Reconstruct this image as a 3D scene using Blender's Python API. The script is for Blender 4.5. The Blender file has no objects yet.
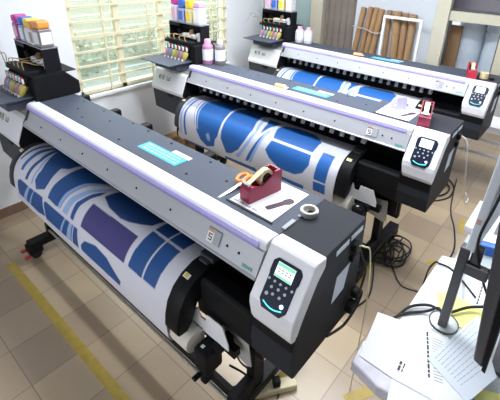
import bpy, bmesh, math, random
import numpy as np
from mathutils import Vector, Matrix
random.seed(7)
C = bpy.data.collections.new('scene'); bpy.context.scene.collection.children.link(C)

# ------------------------------------------------------------------ materials
MATS = {}
def mat(name, col, rough=0.5, metal=0.0, spec=0.5, noise=0.0, nscale=30.0, emit=None, estr=1.0, trans=0.0, alpha=1.0, coat=0.0):
    if name in MATS: return MATS[name]
    m = bpy.data.materials.new(name); m.use_nodes = True
    nt = m.node_tree; b = nt.nodes['Principled BSDF']
    c = (*col, 1)
    b.inputs['Base Color'].default_value = c
    b.inputs['Roughness'].default_value = rough
    b.inputs['Metallic'].default_value = metal
    b.inputs['Specular IOR Level'].default_value = spec
    b.inputs['Transmission Weight'].default_value = trans
    b.inputs['Alpha'].default_value = alpha
    b.inputs['Coat Weight'].default_value = coat
    if noise:
        n = nt.nodes.new('ShaderNodeTexNoise'); n.inputs['Scale'].default_value = nscale; n.inputs['Detail'].default_value = 4
        tc = nt.nodes.new('ShaderNodeTexCoord'); nt.links.new(tc.outputs['Object'], n.inputs['Vector'])
        mx = nt.nodes.new('ShaderNodeMix'); mx.data_type = 'RGBA'
        mx.inputs['A'].default_value = (*[x*(1-noise) for x in col], 1)
        mx.inputs['B'].default_value = (*[min(1, x*(1+noise)) for x in col], 1)
        nt.links.new(n.outputs['Fac'], mx.inputs['Factor']); nt.links.new(mx.outputs['Result'], b.inputs['Base Color'])
    if emit:
        b.inputs['Emission Color'].default_value = (*emit, 1); b.inputs['Emission Strength'].default_value = estr
    MATS[name] = m
    return m

WHITE = mat('white_plastic', (.80, .80, .84), .35, noise=.02)
FACE = mat('beam_aluminium', (.44, .45, .49), .42, .15, noise=.03, nscale=6)
PURPLE = mat('purple_strip', (.33, .27, .72), .3)
LILAC = mat('lilac_strip', (.50, .46, .84), .3)
COVER = mat('grey_sheet_metal', (.076, .088, .118), .5, .0, .14, noise=.06, nscale=8)
COVERD = mat('charcoal_sheet_metal', (.030, .032, .040), .55, .0, .10, noise=.08, nscale=8)
DARK = mat('dark_housing', (.010, .0105, .0125), .55, 0, .12, noise=.15, nscale=12)
DGREY = mat('dark_grey_housing', (.050, .053, .062), .55, 0, .18, noise=.08, nscale=12)
BLACK = mat('black_plastic', (.007, .007, .008), .5, 0, .15)
RUBBER = mat('rubber', (.012, .012, .013), .7)
STEEL = mat('steel', (.55, .55, .52), .35, .7)
STEELD = mat('dull_steel', (.46, .46, .46), .55, .1, noise=.12)
NAVY = mat('navy_keypad', (.008, .013, .035), .4, 0, .2)
SCREENW = mat('lcd_white', (.75, .78, .8), .2, emit=(.85, .93, 1), estr=.75)
SCREENG = mat('lcd_green', (.15, .5, .3), .2, emit=(.2, .65, .4), estr=.6)
KEYW = mat('key_white', (.45, .50, .56), .4)
CYANLED = mat('cyan_led', (.1, .7, .75), .3, emit=(.1, .85, .9), estr=.8)
BLUELED = mat('blue_led', (.5, .6, .9), .3, emit=(.6, .75, 1), estr=1.5)
YELSTK = mat('yellow_sticker', (.80, .62, .05), .5)
WHSTK = mat('white_sticker', (.8, .8, .8), .5)
INKT = mat('black_ink', (.03, .03, .035), .6)
GREYINK = mat('grey_ink', (.38, .38, .42), .7)
ORANGE = mat('orange_plastic', (.85, .30, .06), .4)
ORANGEP = mat('pale_orange_plastic', (.9, .42, .2), .5)
MAROON = mat('maroon_plastic', (.27, .018, .055), .35)
REDP = mat('red_plastic', (.5, .02, .05), .35)
REDC = mat('red_rubber', (.45, .05, .06), .5)
TAPE = mat('adhesive_tape', (.78, .66, .38), .35)
TAPEC = mat('tape_core', (.70, .66, .58), .7)
PAPER = mat('paper', (.82, .83, .86), .7)
PAPERB = mat('bluish_paper', (.66, .72, .80), .7)
YPAPER = mat('yellow_paper', (.85, .82, .28), .7)
YTAPE = mat('yellow_floor_tape', (.38, .27, .045), .45, noise=.25, nscale=25)
CYANL = mat('cyan_label', (.03, .42, .72), .4)
CYANL2 = mat('pale_cyan_label', (.45, .75, .88), .4)
CARD = mat('cardboard', (.33, .20, .095), .8, noise=.15, nscale=20)
BORE_SHADE = mat('cardboard_bore_shade', (.13, .07, .035), .9)
BROWNC = mat('brown_board', (.27, .16, .08), .8, noise=.1)
CREAM = mat('cream_paint', (.72, .66, .46), .5, noise=.05)
CREAMD = mat('beige_paint', (.50, .46, .36), .55, noise=.05)
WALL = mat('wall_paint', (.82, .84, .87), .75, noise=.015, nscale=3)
BASEB = mat('skirting_tile', (.22, .14, .09), .4, noise=.1)
CURT = mat('grey_curtain', (.20, .165, .14), .85, noise=.25, nscale=5)
TEALG = mat('frosted_green_glass', (.36, .47, .46), .3, noise=.06, nscale=4)
DGLASS = mat('dark_glass', (.055, .045, .065), .15, noise=.3, nscale=4)
WRAP = mat('bubble_wrap', (.50, .57, .66), .35, noise=.15, nscale=14)
MGREY = mat('monitor_grey', (.68, .72, .78), .35)
MDARK = mat('monitor_dark', (.06, .06, .068), .28)
DESK = mat('desk_laminate', (.42, .47, .48), .45, noise=.05)
BLUEP = mat('blue_plastic', (.02, .13, .55), .4)
CLEARP = mat('clear_plastic', (.58, .56, .64), .22, noise=.35, nscale=18)
GLASSJ = None
MAG = mat('magenta_ink', (.55, .03, .30), .4)
BLU = mat('blue_ink', (.04, .13, .55), .4)
YEL = mat('yellow_ink', (.85, .62, .04), .4)
ORG = mat('orange_ink', (.80, .33, .06), .4)
PUR = mat('purple_ink', (.18, .05, .35), .4)
GRN = mat('green_plastic', (.05, .38, .28), .4)
PINK = mat('pink_cap', (.80, .42, .62), .4)
MAGT = mat('magenta_bulb', (.42, .22, .32), .3)
BLUT = mat('blue_bulb', (.18, .24, .36), .3)
YELT = mat('yellow_bulb', (.50, .42, .10), .3)
BRNT = mat('brown_bulb', (.34, .26, .14), .3)
CLEART = mat('bottle_white', (.72, .70, .78), .3)
BTLM = mat('bottle_magenta_tint', (.48, .20, .38), .3)
BTLK = mat('bottle_grey_tint', (.22, .19, .20), .3)
LAVP = mat('lavender_card', (.62, .58, .80), .5)

def glass_pane():
    m = bpy.data.materials.new('louvre_glass'); m.use_nodes = True
    nt = m.node_tree; b = nt.nodes['Principled BSDF']
    b.inputs['Base Color'].default_value = (.48, .54, .50, 1); b.inputs['Roughness'].default_value = .12
    tr = nt.nodes.new('ShaderNodeBsdfTransparent'); tr.inputs['Color'].default_value = (.93, .97, .95, 1)
    mx = nt.nodes.new('ShaderNodeMixShader'); mx.inputs['Fac'].default_value = .40
    nt.links.new(tr.outputs[0], mx.inputs[1]); nt.links.new(b.outputs[0], mx.inputs[2])
    nt.links.new(mx.outputs[0], nt.nodes['Material Output'].inputs['Surface'])
    return m
GLASS = glass_pane()

def floor_material():
    m = bpy.data.materials.new('floor_tiles'); m.use_nodes = True
    nt = m.node_tree; b = nt.nodes['Principled BSDF']; L = nt.links.new
    tc = nt.nodes.new('ShaderNodeTexCoord'); mp = nt.nodes.new('ShaderNodeMapping')
    mp.inputs['Location'].default_value = (-.025, .02, 0)
    L(tc.outputs['Object'], mp.inputs['Vector'])
    br = nt.nodes.new('ShaderNodeTexBrick'); br.offset = 0.0; br.squash = 1.0
    br.inputs['Scale'].default_value = 1.0
    br.inputs['Brick Width'].default_value = .30; br.inputs['Row Height'].default_value = .2875
    br.inputs['Mortar Size'].default_value = .0025; br.inputs['Mortar Smooth'].default_value = .3
    br.inputs['Color1'].default_value = (.42, .325, .215, 1); br.inputs['Color2'].default_value = (.31, .23, .165, 1)
    br.inputs['Mortar'].default_value = (.17, .13, .10, 1); br.inputs['Bias'].default_value = -.2
    L(mp.outputs[0], br.inputs['Vector'])
    n = nt.nodes.new('ShaderNodeTexNoise'); n.inputs['Scale'].default_value = 3.0; n.inputs['Detail'].default_value = 5
    L(tc.outputs['Object'], n.inputs['Vector'])
    rp = nt.nodes.new('ShaderNodeMapRange'); rp.inputs['To Min'].default_value = .85; rp.inputs['To Max'].default_value = 1.15
    L(n.outputs['Fac'], rp.inputs['Value'])
    mx = nt.nodes.new('ShaderNodeMix'); mx.data_type = 'RGBA'; mx.blend_type = 'MULTIPLY'; mx.inputs['Factor'].default_value = 1
    L(br.outputs['Color'], mx.inputs['A']); L(rp.outputs[0], mx.inputs['B']); L(mx.outputs['Result'], b.inputs['Base Color'])
    b.inputs['Roughness'].default_value = .28
    return m

# ------------------------------------------------------------------ mesh helpers
def box(bm, lo, hi, M=None):
    vs = [bm.verts.new(Vector((x, y, z)) if M is None else M @ Vector((x, y, z))) for x in (lo[0], hi[0]) for y in (lo[1], hi[1]) for z in (lo[2], hi[2])]
    for f in ((0, 1, 3, 2), (4, 6, 7, 5), (0, 4, 5, 1), (2, 3, 7, 6), (0, 2, 6, 4), (1, 5, 7, 3)):
        bm.faces.new([vs[i] for i in f])
def prism(bm, prof, a, b, axis=0):
    """extrude a closed outline along an axis; for axis 0 prof=(y,z), 1: (x,z), 2: (x,y)"""
    def P(t, p):
        return Vector((t, p[0], p[1])) if axis == 0 else Vector((p[0], t, p[1])) if axis == 1 else Vector((p[0], p[1], t))
    A = [bm.verts.new(P(a, p)) for p in prof]; B = [bm.verts.new(P(b, p)) for p in prof]
    n = len(prof)
    for i in range(n): bm.faces.new((A[i], A[(i+1) % n], B[(i+1) % n], B[i]))
    bm.faces.new(A); bm.faces.new(B[::-1])
def poly3(bm, pts, off):
    """thick plate: outline of 3D points extruded by an offset vector"""
    A = [bm.verts.new(Vector(p)) for p in pts]; B = [bm.verts.new(Vector(p)+Vector(off)) for p in pts]; n = len(pts)
    for i in range(n): bm.faces.new((A[i], A[(i+1) % n], B[(i+1) % n], B[i]))
    bm.faces.new(A); bm.faces.new(B[::-1])
def cyl(bm, p0, p1, r0, r1=None, seg=16, cap=True):
    r1 = r0 if r1 is None else r1
    p0, p1 = Vector(p0), Vector(p1); d = (p1-p0).normalized()
    u = d.orthogonal().normalized(); v = d.cross(u)
    A = []; B = []
    for i in range(seg):
        t = 2*math.pi*i/seg; o = u*math.cos(t)+v*math.sin(t)
        A.append(bm.verts.new(p0+o*r0)); B.append(bm.verts.new(p1+o*r1))
    for i in range(seg): bm.faces.new((A[i], A[(i+1) % seg], B[(i+1) % seg], B[i]))
    if cap: bm.faces.new(A[::-1]); bm.faces.new(B)
def lathe(bm, c, prof, seg=20, M=None):
    c = Vector(c); rings = []
    for r, z in prof:
        ring = []
        for i in range(seg):
            t = 2*math.pi*i/seg; q = Vector((r*math.cos(t), r*math.sin(t), z)); q = (M @ q) if M else q
            ring.append(bm.verts.new(c+q))
        rings.append(ring)
    for a, b in zip(rings, rings[1:]):
        for i in range(seg): bm.faces.new((a[i], a[(i+1) % seg], b[(i+1) % seg], b[i]))
    bm.faces.new(rings[0][::-1]); bm.faces.new(rings[-1])
def ring(bm, c, ro, ri, h, seg=32, axis='z', M=None):
    c = Vector(c); V = []
    for i in range(seg):
        t = 2*math.pi*i/seg; row = []
        for r, z in ((ri, 0), (ro, 0), (ro, h), (ri, h)):
            a, b = r*math.cos(t), r*math.sin(t)
            q = Vector((a, b, z)) if axis == 'z' else Vector((z, a, b)) if axis == 'x' else Vector((a, z, b))
            if M: q = M @ q
            row.append(bm.verts.new(c+q))
        V.append(row)
    for i in range(seg):
        a, b = V[i], V[(i+1) % seg]
        for k in range(4): bm.faces.new((a[k], a[(k+1) % 4], b[(k+1) % 4], b[k]))
def smooth_pts(pts, n=8):
    P = [Vector(p) for p in pts]; out = []
    for i in range(len(P)-1):
        p0 = P[max(i-1, 0)]; p1 = P[i]; p2 = P[i+1]; p3 = P[min(i+2, len(P)-1)]
        for k in range(n):
            t = k/n
            out.append(.5*((2*p1)+(p2-p0)*t+(2*p0-5*p1+4*p2-p3)*t*t+(3*p1-p0-3*p2+p3)*t**3))
    out.append(P[-1]); return out
def tube(bm, pts, r, seg=8, n=8):
    P = smooth_pts(pts, n) if n > 1 else [Vector(p) for p in pts]
    rings = []; u = None
    for i, p in enumerate(P):
        d = (P[min(i+1, len(P)-1)]-P[max(i-1, 0)]).normalized()
        if u is None: u = d.orthogonal().normalized()
        u = (u-d*u.dot(d)).normalized() if (u-d*u.dot(d)).length > 1e-6 else d.orthogonal().normalized()
        v = d.cross(u)
        rings.append([bm.verts.new(p+(u*math.cos(2*math.pi*k/seg)+v*math.sin(2*math.pi*k/seg))*r) for k in range(seg)])
    for a, b in zip(rings, rings[1:]):
        for k in range(seg): bm.faces.new((a[k], a[(k+1) % seg], b[(k+1) % seg], b[k]))
    bm.faces.new(rings[0][::-1]); bm.faces.new(rings[-1])
def obj(name, bm, m, parent=None, bevel=0, smooth=False, seg=2, loc=None):
    bmesh.ops.remove_doubles(bm, verts=bm.verts, dist=1e-6)
    bmesh.ops.recalc_face_normals(bm, faces=bm.faces)
    me = bpy.data.meshes.new(name); 
    if smooth:
        for f in bm.faces: f.smooth = True
    bm.to_mesh(me); bm.free()
    for mm in (m if isinstance(m, (list, tuple)) else [m]): me.materials.append(mm)
    o = bpy.data.objects.new(name, me); C.objects.link(o)
    if parent is not None: o.parent = parent
    if loc is not None: o.location = loc
    if bevel:
        b = o.modifiers.new('bevel', 'BEVEL'); b.width = bevel; b.segments = seg; b.limit_method = 'ANGLE'; b.angle_limit = math.radians(35)
    if smooth:
        md = o.modifiers.new('wn', 'EDGE_SPLIT'); md.split_angle = math.radians(40)
    return o
BM = bmesh.new
def mk(name, m, parent, fn, *a, bevel=0, smooth=False, **k):
    bm = BM(); fn(bm, *a, **k); return obj(name, bm, m, parent, bevel, smooth)
def tag(o, label, cat, group=None, kind=None):
    if label: o['label'] = label
    if cat: o['category'] = cat
    if group: o['group'] = group
    if kind: o['kind'] = kind
    return o
def thing(name, label, cat, loc=(0, 0, 0), rotz=0, group=None):
    o = bpy.data.objects.new(name, None); C.objects.link(o); o.empty_display_size = .05
    o.location = loc; o.rotation_euler = (0, 0, rotz)
    return tag(o, label, cat, group)
def struct(name, m, fn, *a, bevel=0, parent=None, **k):
    o = mk(name, m, parent, fn, *a, bevel=bevel, **k)
    if parent is None: o['kind'] = 'structure'
    return o
def copy_tree(o, parent=None):
    c = o.copy(); C.objects.link(c); c.parent = parent
    for ch in list(o.children): copy_tree(ch, c)
    return c
def boxes(bm, lst):
    for lo, hi in lst: box(bm, lo, hi)

# ------------------------------------------------------------------ the room
WX = -.755         # inner face of the left wall
WY = 3.30          # inner face of the back wall
fl = struct('floor', floor_material(), box, (-1.2, -2.2, -.05), (4.2, 4.9, 0))
# left wall with the window opening (y .70 - 2.54, z .875 up)
Y0, Y1, Z0 = .69, 2.54, .87
struct('wall_left', WALL, boxes, [((WX-.13, -2.2, 0), (WX, Y0, 2.75)), ((WX-.13, Y0, 0), (WX, Y1, Z0)),
    ((WX-.13, Y1, 0), (WX, 3.20, 2.75)), ((WX-.13, Y0, 2.25), (WX, Y1, 2.75))])
struct('baseboard_left', BASEB, box, (WX, -2.2, 0), (WX+.012, 3.2, .085))
# window_1: cream steel window with bars and louvre panes
fr = BM()
for y0, y1 in ((Y0, Y0+.035), (Y1-.035, Y1), (1.118, 1.165), (1.60, 1.65), (2.03, 2.07)):
    box(fr, (WX-.07, y0, Z0), (WX-.02, y1, 2.25))
box(fr, (WX-.07, Y0, Z0), (WX-.02, Y1, Z0+.035)); box(fr, (WX-.07, Y0, 2.215), (WX-.02, Y1, 2.25))
w1 = obj('window_1', fr, CREAM); w1['kind'] = 'structure'
bars = BM()
for k in range(10):
    z = 1.005+.128*k; t = .015 if k == 3 else .009
    box(bars, (WX-.015, Y0, z-t), (WX-.001, Y1, z+t))
for y in (1.0, 1.475, 1.88, 2.31, 2.41):
    box(bars, (WX-.02, y-.009, Z0), (WX-.008, y+.009, 2.25))
obj('window_grille', bars, CREAM, w1)
pn = BM()
for (ya, yb) in ((Y0+.035, 1.118), (1.165, 1.60), (1.65, 2.03), (2.07, Y1-.035)):
    for k in range(10):
        z = .915+.13*k
        prism(pn, [(WX-.085, z), (WX-.082, z), (WX-.050, z+.125), (WX-.053, z+.125)], ya+.004, yb-.004, axis=1)
obj('louvre_panes', pn, GLASS, w1)
struct('trim_1', WALL, box, (WX-.13, Y0-.02, Z0-.03), (WX+.035, Y1+.02, Z0), bevel=.004)   # sill ledge
# back wall in sections, with door and windows
def backbox(x0, x1, z0, z1, y0=WY, y1=WY+.12): return ((x0, y0, z0), (x1, y1, z1))
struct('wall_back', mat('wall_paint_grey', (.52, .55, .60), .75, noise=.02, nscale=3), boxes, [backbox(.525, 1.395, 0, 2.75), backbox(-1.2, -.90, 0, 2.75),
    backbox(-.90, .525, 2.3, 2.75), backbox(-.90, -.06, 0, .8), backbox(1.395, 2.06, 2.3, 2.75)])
w2 = struct('window_2', CREAMD, boxes, [((-.90, WY+.03, .8), (-.86, WY+.08, 2.3)), ((-.86, WY+.03, .8), (-.06, WY+.08, .84)),
    ((-.86, WY+.03, 2.26), (-.06, WY+.08, 2.3)), ((-.47, WY+.035, .84), (-.445, WY+.075, 2.26))])
mk('frosted_pane', TEALG, w2, boxes, [((-.86, WY+.05, .84), (-.47, WY+.06, 2.26)), ((-.445, WY+.05, .84), (-.06, WY+.06, 2.26))])
struct('trim_2', CREAMD, boxes, [((-.06, WY-.03, 0), (.10, WY+.10, 2.3)), ((.10, WY-.0, 2.24), (.525, WY+.10, 2.3))], bevel=.004)
d1 = struct('door_1', CURT, boxes, [((.10, WY+.06, 0), (.525, WY+.10, 2.24))])
cur = BM()
for i in range(24):
    x0 = .105+.0172*i; x1 = x0+.0172; a = .045+.012*math.sin(i*1.3); b = .045+.012*math.sin((i+1)*1.3)
    prism(cur, [(x0, WY+a), (x1, WY+b), (x1, WY+b+.004), (x0, WY+a+.004)], .05, 2.22, axis=2)
obj('door_curtain', cur, CURT, d1)
struct('trim_3', mat('cream_frame', (.56, .53, .42), .55, noise=.05), boxes, [((1.395, WY-.035, .0), (1.525, WY+.10, 2.3)), ((1.525, WY-.01, 1.565), (2.06, WY+.07, 1.655)), ((2.00, WY-.01, .55), (2.08, WY+.10, 1.565)),
    ((1.525, WY-.01, .55), (2.0, WY+.07, .60))], bevel=.004)
w3 = struct('window_3', MDARK, boxes, [((1.525, WY+.03, .60), (1.545, WY+.06, 1.565)), ((1.985, WY+.03, .60), (2.0, WY+.06, 1.565)), ((1.525, WY+.03, 1.655), (2.06, WY+.06, 1.675))])
mk('dark_pane', DGLASS, w3, box, (1.525, WY+.04, 1.675), (2.06, WY+.05, 2.3))
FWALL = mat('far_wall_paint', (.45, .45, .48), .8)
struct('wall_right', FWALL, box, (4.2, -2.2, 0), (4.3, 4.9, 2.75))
struct('wall_front', FWALL, boxes, [((WX-.13, -2.3, 0), (.3, -2.2, 2.75)), ((2.7, -2.3, 0), (4.3, -2.2, 2.75)), ((.3, -2.3, 0), (2.7, -2.2, .85)), ((.3, -2.3, 1.65), (2.7, -2.2, 2.75))])  # opening added in this unseen wall to let the front fill in
struct('front_fill_frame', CREAM, boxes, [((.3, -2.28, .85), (.34, -2.23, 1.65)), ((2.66, -2.28, .85), (2.7, -2.23, 1.65)), ((.34, -2.28, .85), (2.66, -2.23, .89)), ((.34, -2.28, 1.61), (2.66, -2.23, 1.65)), ((1.48, -2.28, .89), (1.52, -2.23, 1.61))])  # unseen frame invented around the opening of the front fill lamp
struct('ceiling', WALL, box, (-1.3, -2.3, 2.75), (4.3, 4.9, 2.85))
# alcove behind window_3
struct('wall_alcove', WALL, boxes, [((1.2, 4.8, 0), (4.3, 4.9, 2.75)), ((1.2, 3.42, 0), (1.3, 4.8, 2.75))])

# outside the louvre window
GR = mat('outdoor_paving', (.46, .52, .50), .9, noise=.1, nscale=2)
OWALL = mat('outdoor_wall', (.85, .80, .62), .9, noise=.05, nscale=2)
LEAF = mat('leaf', (.34, .38, .24), .7, noise=.4, nscale=9)
LEAF2 = mat('leaf_pale', (.52, .54, .40), .7, noise=.4, nscale=9)
struct('ground_outside', GR, box, (-9, -4, -.30), (WX-.13, 9, -.06))
struct('wall_outside', OWALL, box, (-6.2, -3, -.1), (-6.0, 9, 3.2))
def bush(bm, c, rx, rz, n):
    for i in range(n):
        a = random.uniform(0, 6.283); r = math.sqrt(random.random()); h = random.random()
        p = Vector((c[0]+rx*r*math.cos(a)*.7, c[1]+rx*r*math.sin(a), c[2]+rz*h*(1-.45*r)))
        s = random.uniform(.05, .10); q = Matrix.Rotation(random.uniform(0, 6.28), 3, 'Z') @ Matrix.Rotation(random.uniform(-1, 1), 3, 'X')
        vs = [bm.verts.new(p+q @ Vector(v)) for v in ((-s*.4, 0, 0), (0, -s, 0), (s*.4, 0, 0.01), (0, s, 0))]
        bm.faces.new(vs)
for i, (x, y, rx, rz, m, lab) in enumerate(((-4.7, 2.3, .7, .85, LEAF, 'dark green leafy bush outside left window, nearest its left jamb'),
        (-5.0, 3.9, .8, .75, LEAF2, 'pale green bush outside left window, seen behind the middle bars'),
        (-4.6, 5.9, .9, .95, LEAF, 'green bush outside left window, seen behind the bottles of the middle machine'))):
    b = BM(); bush(b, (x, y, -.06), rx, rz, 600)
    st = BM()
    for k in range(5): cyl(st, (x, y, -.06), (x+.12*math.cos(k*1.3), y+.15*math.sin(k*1.3), .5), .012, .006, 6)
    t = thing('bush', lab, 'bush', (0, 0, 0)); obj('foliage', b, m, t); obj('stem', st, CARD, t)

# ------------------------------------------------------------------ fabric art in (x along, s down) metres
WHT = (.66, .66, .74); B1 = (.013, .078, .27); B2 = (.020, .125, .42); LB = (.30, .44, .74); PU = (.062, .052, .20); B1_SHADED = (.012, .055, .20)
ART_A = [
 (B1, [(.24, -.02), (.53, -.02), (.52, .066), (.51, .129), (.464, .155), (.473, .192), (.484, .264), (.476, .302), (.382, .339), (.34, .294), (.343, .227), (.306, .161), (.235, .065)]),
 (B2, [(.136, .301), (.167, .295), (.186, .129), (.215, .02), (.18, .02), (.146, .129)]),
 (B1, [(.221, .334), (.254, .327), (.270, .183), (.225, .02), (.20, .06), (.238, .185)]),
 (B1, [(.070, .25), (.085, .25), (.115, .12), (.15, .02), (.13, .02), (.09, .12)]),
 (LB, [(.30, .335), (.325, .325), (.32, .22), (.285, .13), (.275, .16), (.305, .23)]),
 (B1, [(.121, .375), (.16, .357), (.306, .359), (.474, .352), (.479, .478), (.378, .5), (.098, .487), (.105, .43)]),
 (LB, [(.16, .49), (.21, .49), (.30, .36), (.275, .36)]), (LB, [(.25, .49), (.27, .49), (.36, .36), (.35, .36)]),
 (B1, [(.49, .378), (.51, .362), (.888, .362), (.880, .487), (.488, .493)]),
 (LB, [(.74, .487), (.79, .487), (.83, .362), (.80, .362)]), (WHT, [(.80, .487), (.81, .487), (.85, .362), (.842, .362)]), (LB, [(.66, .487), (.68, .487), (.76, .362), (.745, .362)]),
 (B1, [(.532, .33), (.540, .25), (.556, .16), (.552, .07), (.60, -.02), (.90, -.02), (.90, .03), (.84, .083), (.75, .19), (.715, .29), (.70, .325), (.634, .338)]),
 (LB, [(.655, .338), (.68, .338), (.705, .24), (.76, .14), (.86, .06), (.88, .035), (.84, .05), (.73, .14), (.675, .24)]),
 (WHT, [(.685, .338), (.705, .338), (.735, .24), (.79, .16), (.88, .075), (.90, .05), (.86, .06), (.765, .14), (.71, .24)]),
 (LB, [(.71, .338), (.765, .338), (.785, .25), (.84, .16), (.90, .10), (.90, .07), (.80, .16), (.74, .24)]),
 (B1, [(.80, .338), (.835, .338), (.84, .25), (.87, .19), (.90, .15), (.90, .11), (.845, .17), (.80, .25)]),
 (B1_SHADED, [(.925, .14), (.935, .08), (.96, .0), (1.28, -.02), (1.33, .06), (1.315, .121), (1.26, .150), (1.20, .172), (1.138, .182), (1.02, .172)]),  # panel in the fabric blue, darkened to put shade into the print
 (PU, [(.912, .201), (1.313, .198), (1.313, .335), (.912, .335)]),
 (B1, [(.912, .446), (.96, .395), (1.07, .366), (1.175, .380), (1.24, .42), (1.291, .451), (1.275, .486), (.912, .482)]),
 (B1, [(1.350, .03), (1.446, .03), (1.446, .126), (1.350, .126)]), (B1, [(1.457, .03), (1.555, .03), (1.555, .129), (1.457, .129)]),
 (B1, [(1.350, .138), (1.450, .142), (1.450, .335), (1.344, .332)]), (B1, [(1.461, .141), (1.555, .142), (1.548, .333), (1.461, .333)]),
]
ART_B = [
 (B2, [(.200, .04), (.30, -.02), (.55, -.02), (.525, .027), (.553, .194), (.552, .292), (.539, .392), (.512, .429), (.501, .495), (.411, .525), (.334, .486), (.246, .351), (.205, .236), (.19, .12)]),
 (LB, [(.075, .50), (.095, .50), (.085, .30), (.12, .10), (.19, .0), (.16, .0), (.095, .10), (.065, .30)]),
 (B2, [(.13, .50), (.16, .50), (.125, .30), (.15, .12), (.22, .0), (.20, .0), (.135, .10), (.105, .30)]),
 (WHT, [(.20, .14), (.235, .02), (.26, .02), (.225, .14), (.235, .25), (.29, .40), (.27, .40), (.215, .25)]),
 (LB, [(.24, .14), (.27, .02), (.285, .02), (.255, .14), (.265, .25), (.31, .40), (.295, .40), (.25, .25)]),
 (LB, [(.40, .42), (.43, .39), (.455, .43), (.45, .47), (.42, .46)]),
 (B2, [(.56, .033), (.60, -.02), (.85, -.02), (.80, .05), (.83, .12), (.861, .241), (.83, .333), (.775, .43), (.70, .49), (.64, .505), (.605, .441), (.576, .394), (.572, .288), (.572, .188)]),
 (LB, [(.74, .49), (.79, .44), (.85, .34), (.885, .24), (.86, .12), (.83, .05), (.85, .05), (.885, .12), (.91, .24), (.875, .35), (.81, .46), (.78, .50)]),
 (B2, [(.83, .50), (.86, .45), (.90, .35), (.94, .25), (.93, .14), (.88, .05), (1.0, .05), (1.0, .14), (.985, .20), (.95, .36), (.90, .46), (.87, .50)]),
 (WHT, [(.82, .50), (.845, .45), (.89, .35), (.955, .22), (.99, .14), (1.0, .17), (.97, .24), (.915, .36), (.865, .46), (.85, .50)]),
 (LB, [(.88, .50), (.90, .45), (.94, .36), (.985, .22), (1.0, .19), (1.005, .22), (.965, .36), (.925, .46), (.91, .50)]),
 (B2, [(1.038, .15), (1.055, .08), (1.161, .038), (1.30, .045), (1.36, .08), (1.418, .135), (1.410, .243), (1.063, .243)]),
 (B2, [(1.062, .262), (1.409, .262), (1.420, .334), (1.382, .405), (1.32, .440), (1.18, .445), (1.078, .393), (1.034, .345)]),
 (B2, [(1.480, .213), (1.574, .213), (1.570, .416), (1.474, .416)]), (B2, [(1.474, .430), (1.570, .426), (1.575, .50), (1.48, .50)]),
 (B2, [(.62, .54), (.95, .53), (1.0, .60), (.62, .62)]), (B2, [(1.05, .50), (1.40, .50), (1.40, .62), (1.05, .62)]), (B2, [(.10, .55), (.50, .55), (.50, .64), (.10, .64)]),
]
PROF = [(.22, .893), (.10, .900), (.02, .912), (-.05, .910), (-.105, .888), (-.15, .852), (-.182, .80), (-.198, .74), (-.203, .67), (-.200, .60)]
RA, RZ, RR = -.140, .60, .060     # take-up roll axis and radius
def fabric_profile():
    p = [Vector((0, a, b)) for a, b in PROF]; P = smooth_pts(p, 14)
    pts = [(q.y, q.z) for q in P]
    for k in range(1, 22):
        t = math.pi+k*math.pi/14; pts.append((RA+RR*math.cos(t), RZ+RR*math.sin(t)))
    s = [0]
    for a, b in zip(pts, pts[1:]): s.append(s[-1]+math.hypot(b[0]-a[0], b[1]-a[1]))
    i0 = min(range(len(pts)), key=lambda i: abs(pts[i][0]-.10)+(0 if i < 30 else 9)); s0 = s[i0]
    # resample every 4 mm
    n = int(s[-1]/.004); out = []; j = 0
    for i in range(n+1):
        t = s[-1]*i/n
        while j < len(s)-2 and s[j+1] < t: j += 1
        w = (t-s[j])/(s[j+1]-s[j]); out.append((pts[j][0]+w*(pts[j+1][0]-pts[j][0]), pts[j][1]+w*(pts[j+1][1]-pts[j][1]), t-s0))
    return out
FP = fabric_profile()
def inside(px, py, poly):
    r = np.zeros(px.shape, bool); n = len(poly)
    for i in range(n):
        (x0, y0), (x1, y1) = poly[i], poly[(i+1) % n]
        if y0 == y1: continue
        r ^= ((y0 > py) != (y1 > py)) & (px < (x1-x0)*(py-y0)/(y1-y0)+x0)
    return r
def fabric(name, art, x0=.052, x1=1.637):
    NX = 400; xs = np.linspace(x0, x1, NX+1); S = np.array([p[2] for p in FP]); NS = len(S)
    GX, GS = np.meshgrid(xs, S); col = np.zeros((NS, NX+1, 3))
    for dx in (-.001, .001):
        for ds in (-.001, .001):
            c = np.empty((NS, NX+1, 3)); c[:] = WHT
            for k, poly in art: c[inside(GX+dx, GS+ds, poly)] = k
            col += c/4
    me = bpy.data.meshes.new(name)
    Y = np.array([p[0] for p in FP]); Z = np.array([p[1] for p in FP])
    V = np.stack([GX, np.repeat(Y[:, None], NX+1, 1), np.repeat(Z[:, None], NX+1, 1)], -1).reshape(-1, 3)
    i = np.arange((NS-1)*(NX+1)).reshape(NS-1, NX+1)[:, :-1].ravel()
    F = np.stack([i, i+NX+1, i+NX+2, i+1], -1)
    me.from_pydata(V.tolist(), [], F.tolist())
    at = me.color_attributes.new('print', 'FLOAT_COLOR', 'POINT')
    at.data.foreach_set('color', np.concatenate([col.reshape(-1, 3), np.ones((len(V), 1))], 1).ravel().astype(np.float32))
    me.polygons.foreach_set('use_smooth', [True]*len(F))
    me.materials.append(FABM)
    o = bpy.data.objects.new(name, me); C.objects.link(o)
    sd = o.modifiers.new('thick', 'SOLIDIFY'); sd.thickness = .0012; sd.offset = 0
    return o
FABM = bpy.data.materials.new('printed_textile'); FABM.use_nodes = True
_n = FABM.node_tree.nodes; _b = _n['Principled BSDF']; _a = _n.new('ShaderNodeAttribute'); _a.attribute_name = 'print'
FABM.node_tree.links.new(_a.outputs['Color'], _b.inputs['Base Color']); _b.inputs['Roughness'].default_value = .55
_b.inputs['Specular IOR Level'].default_value = .35

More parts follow.
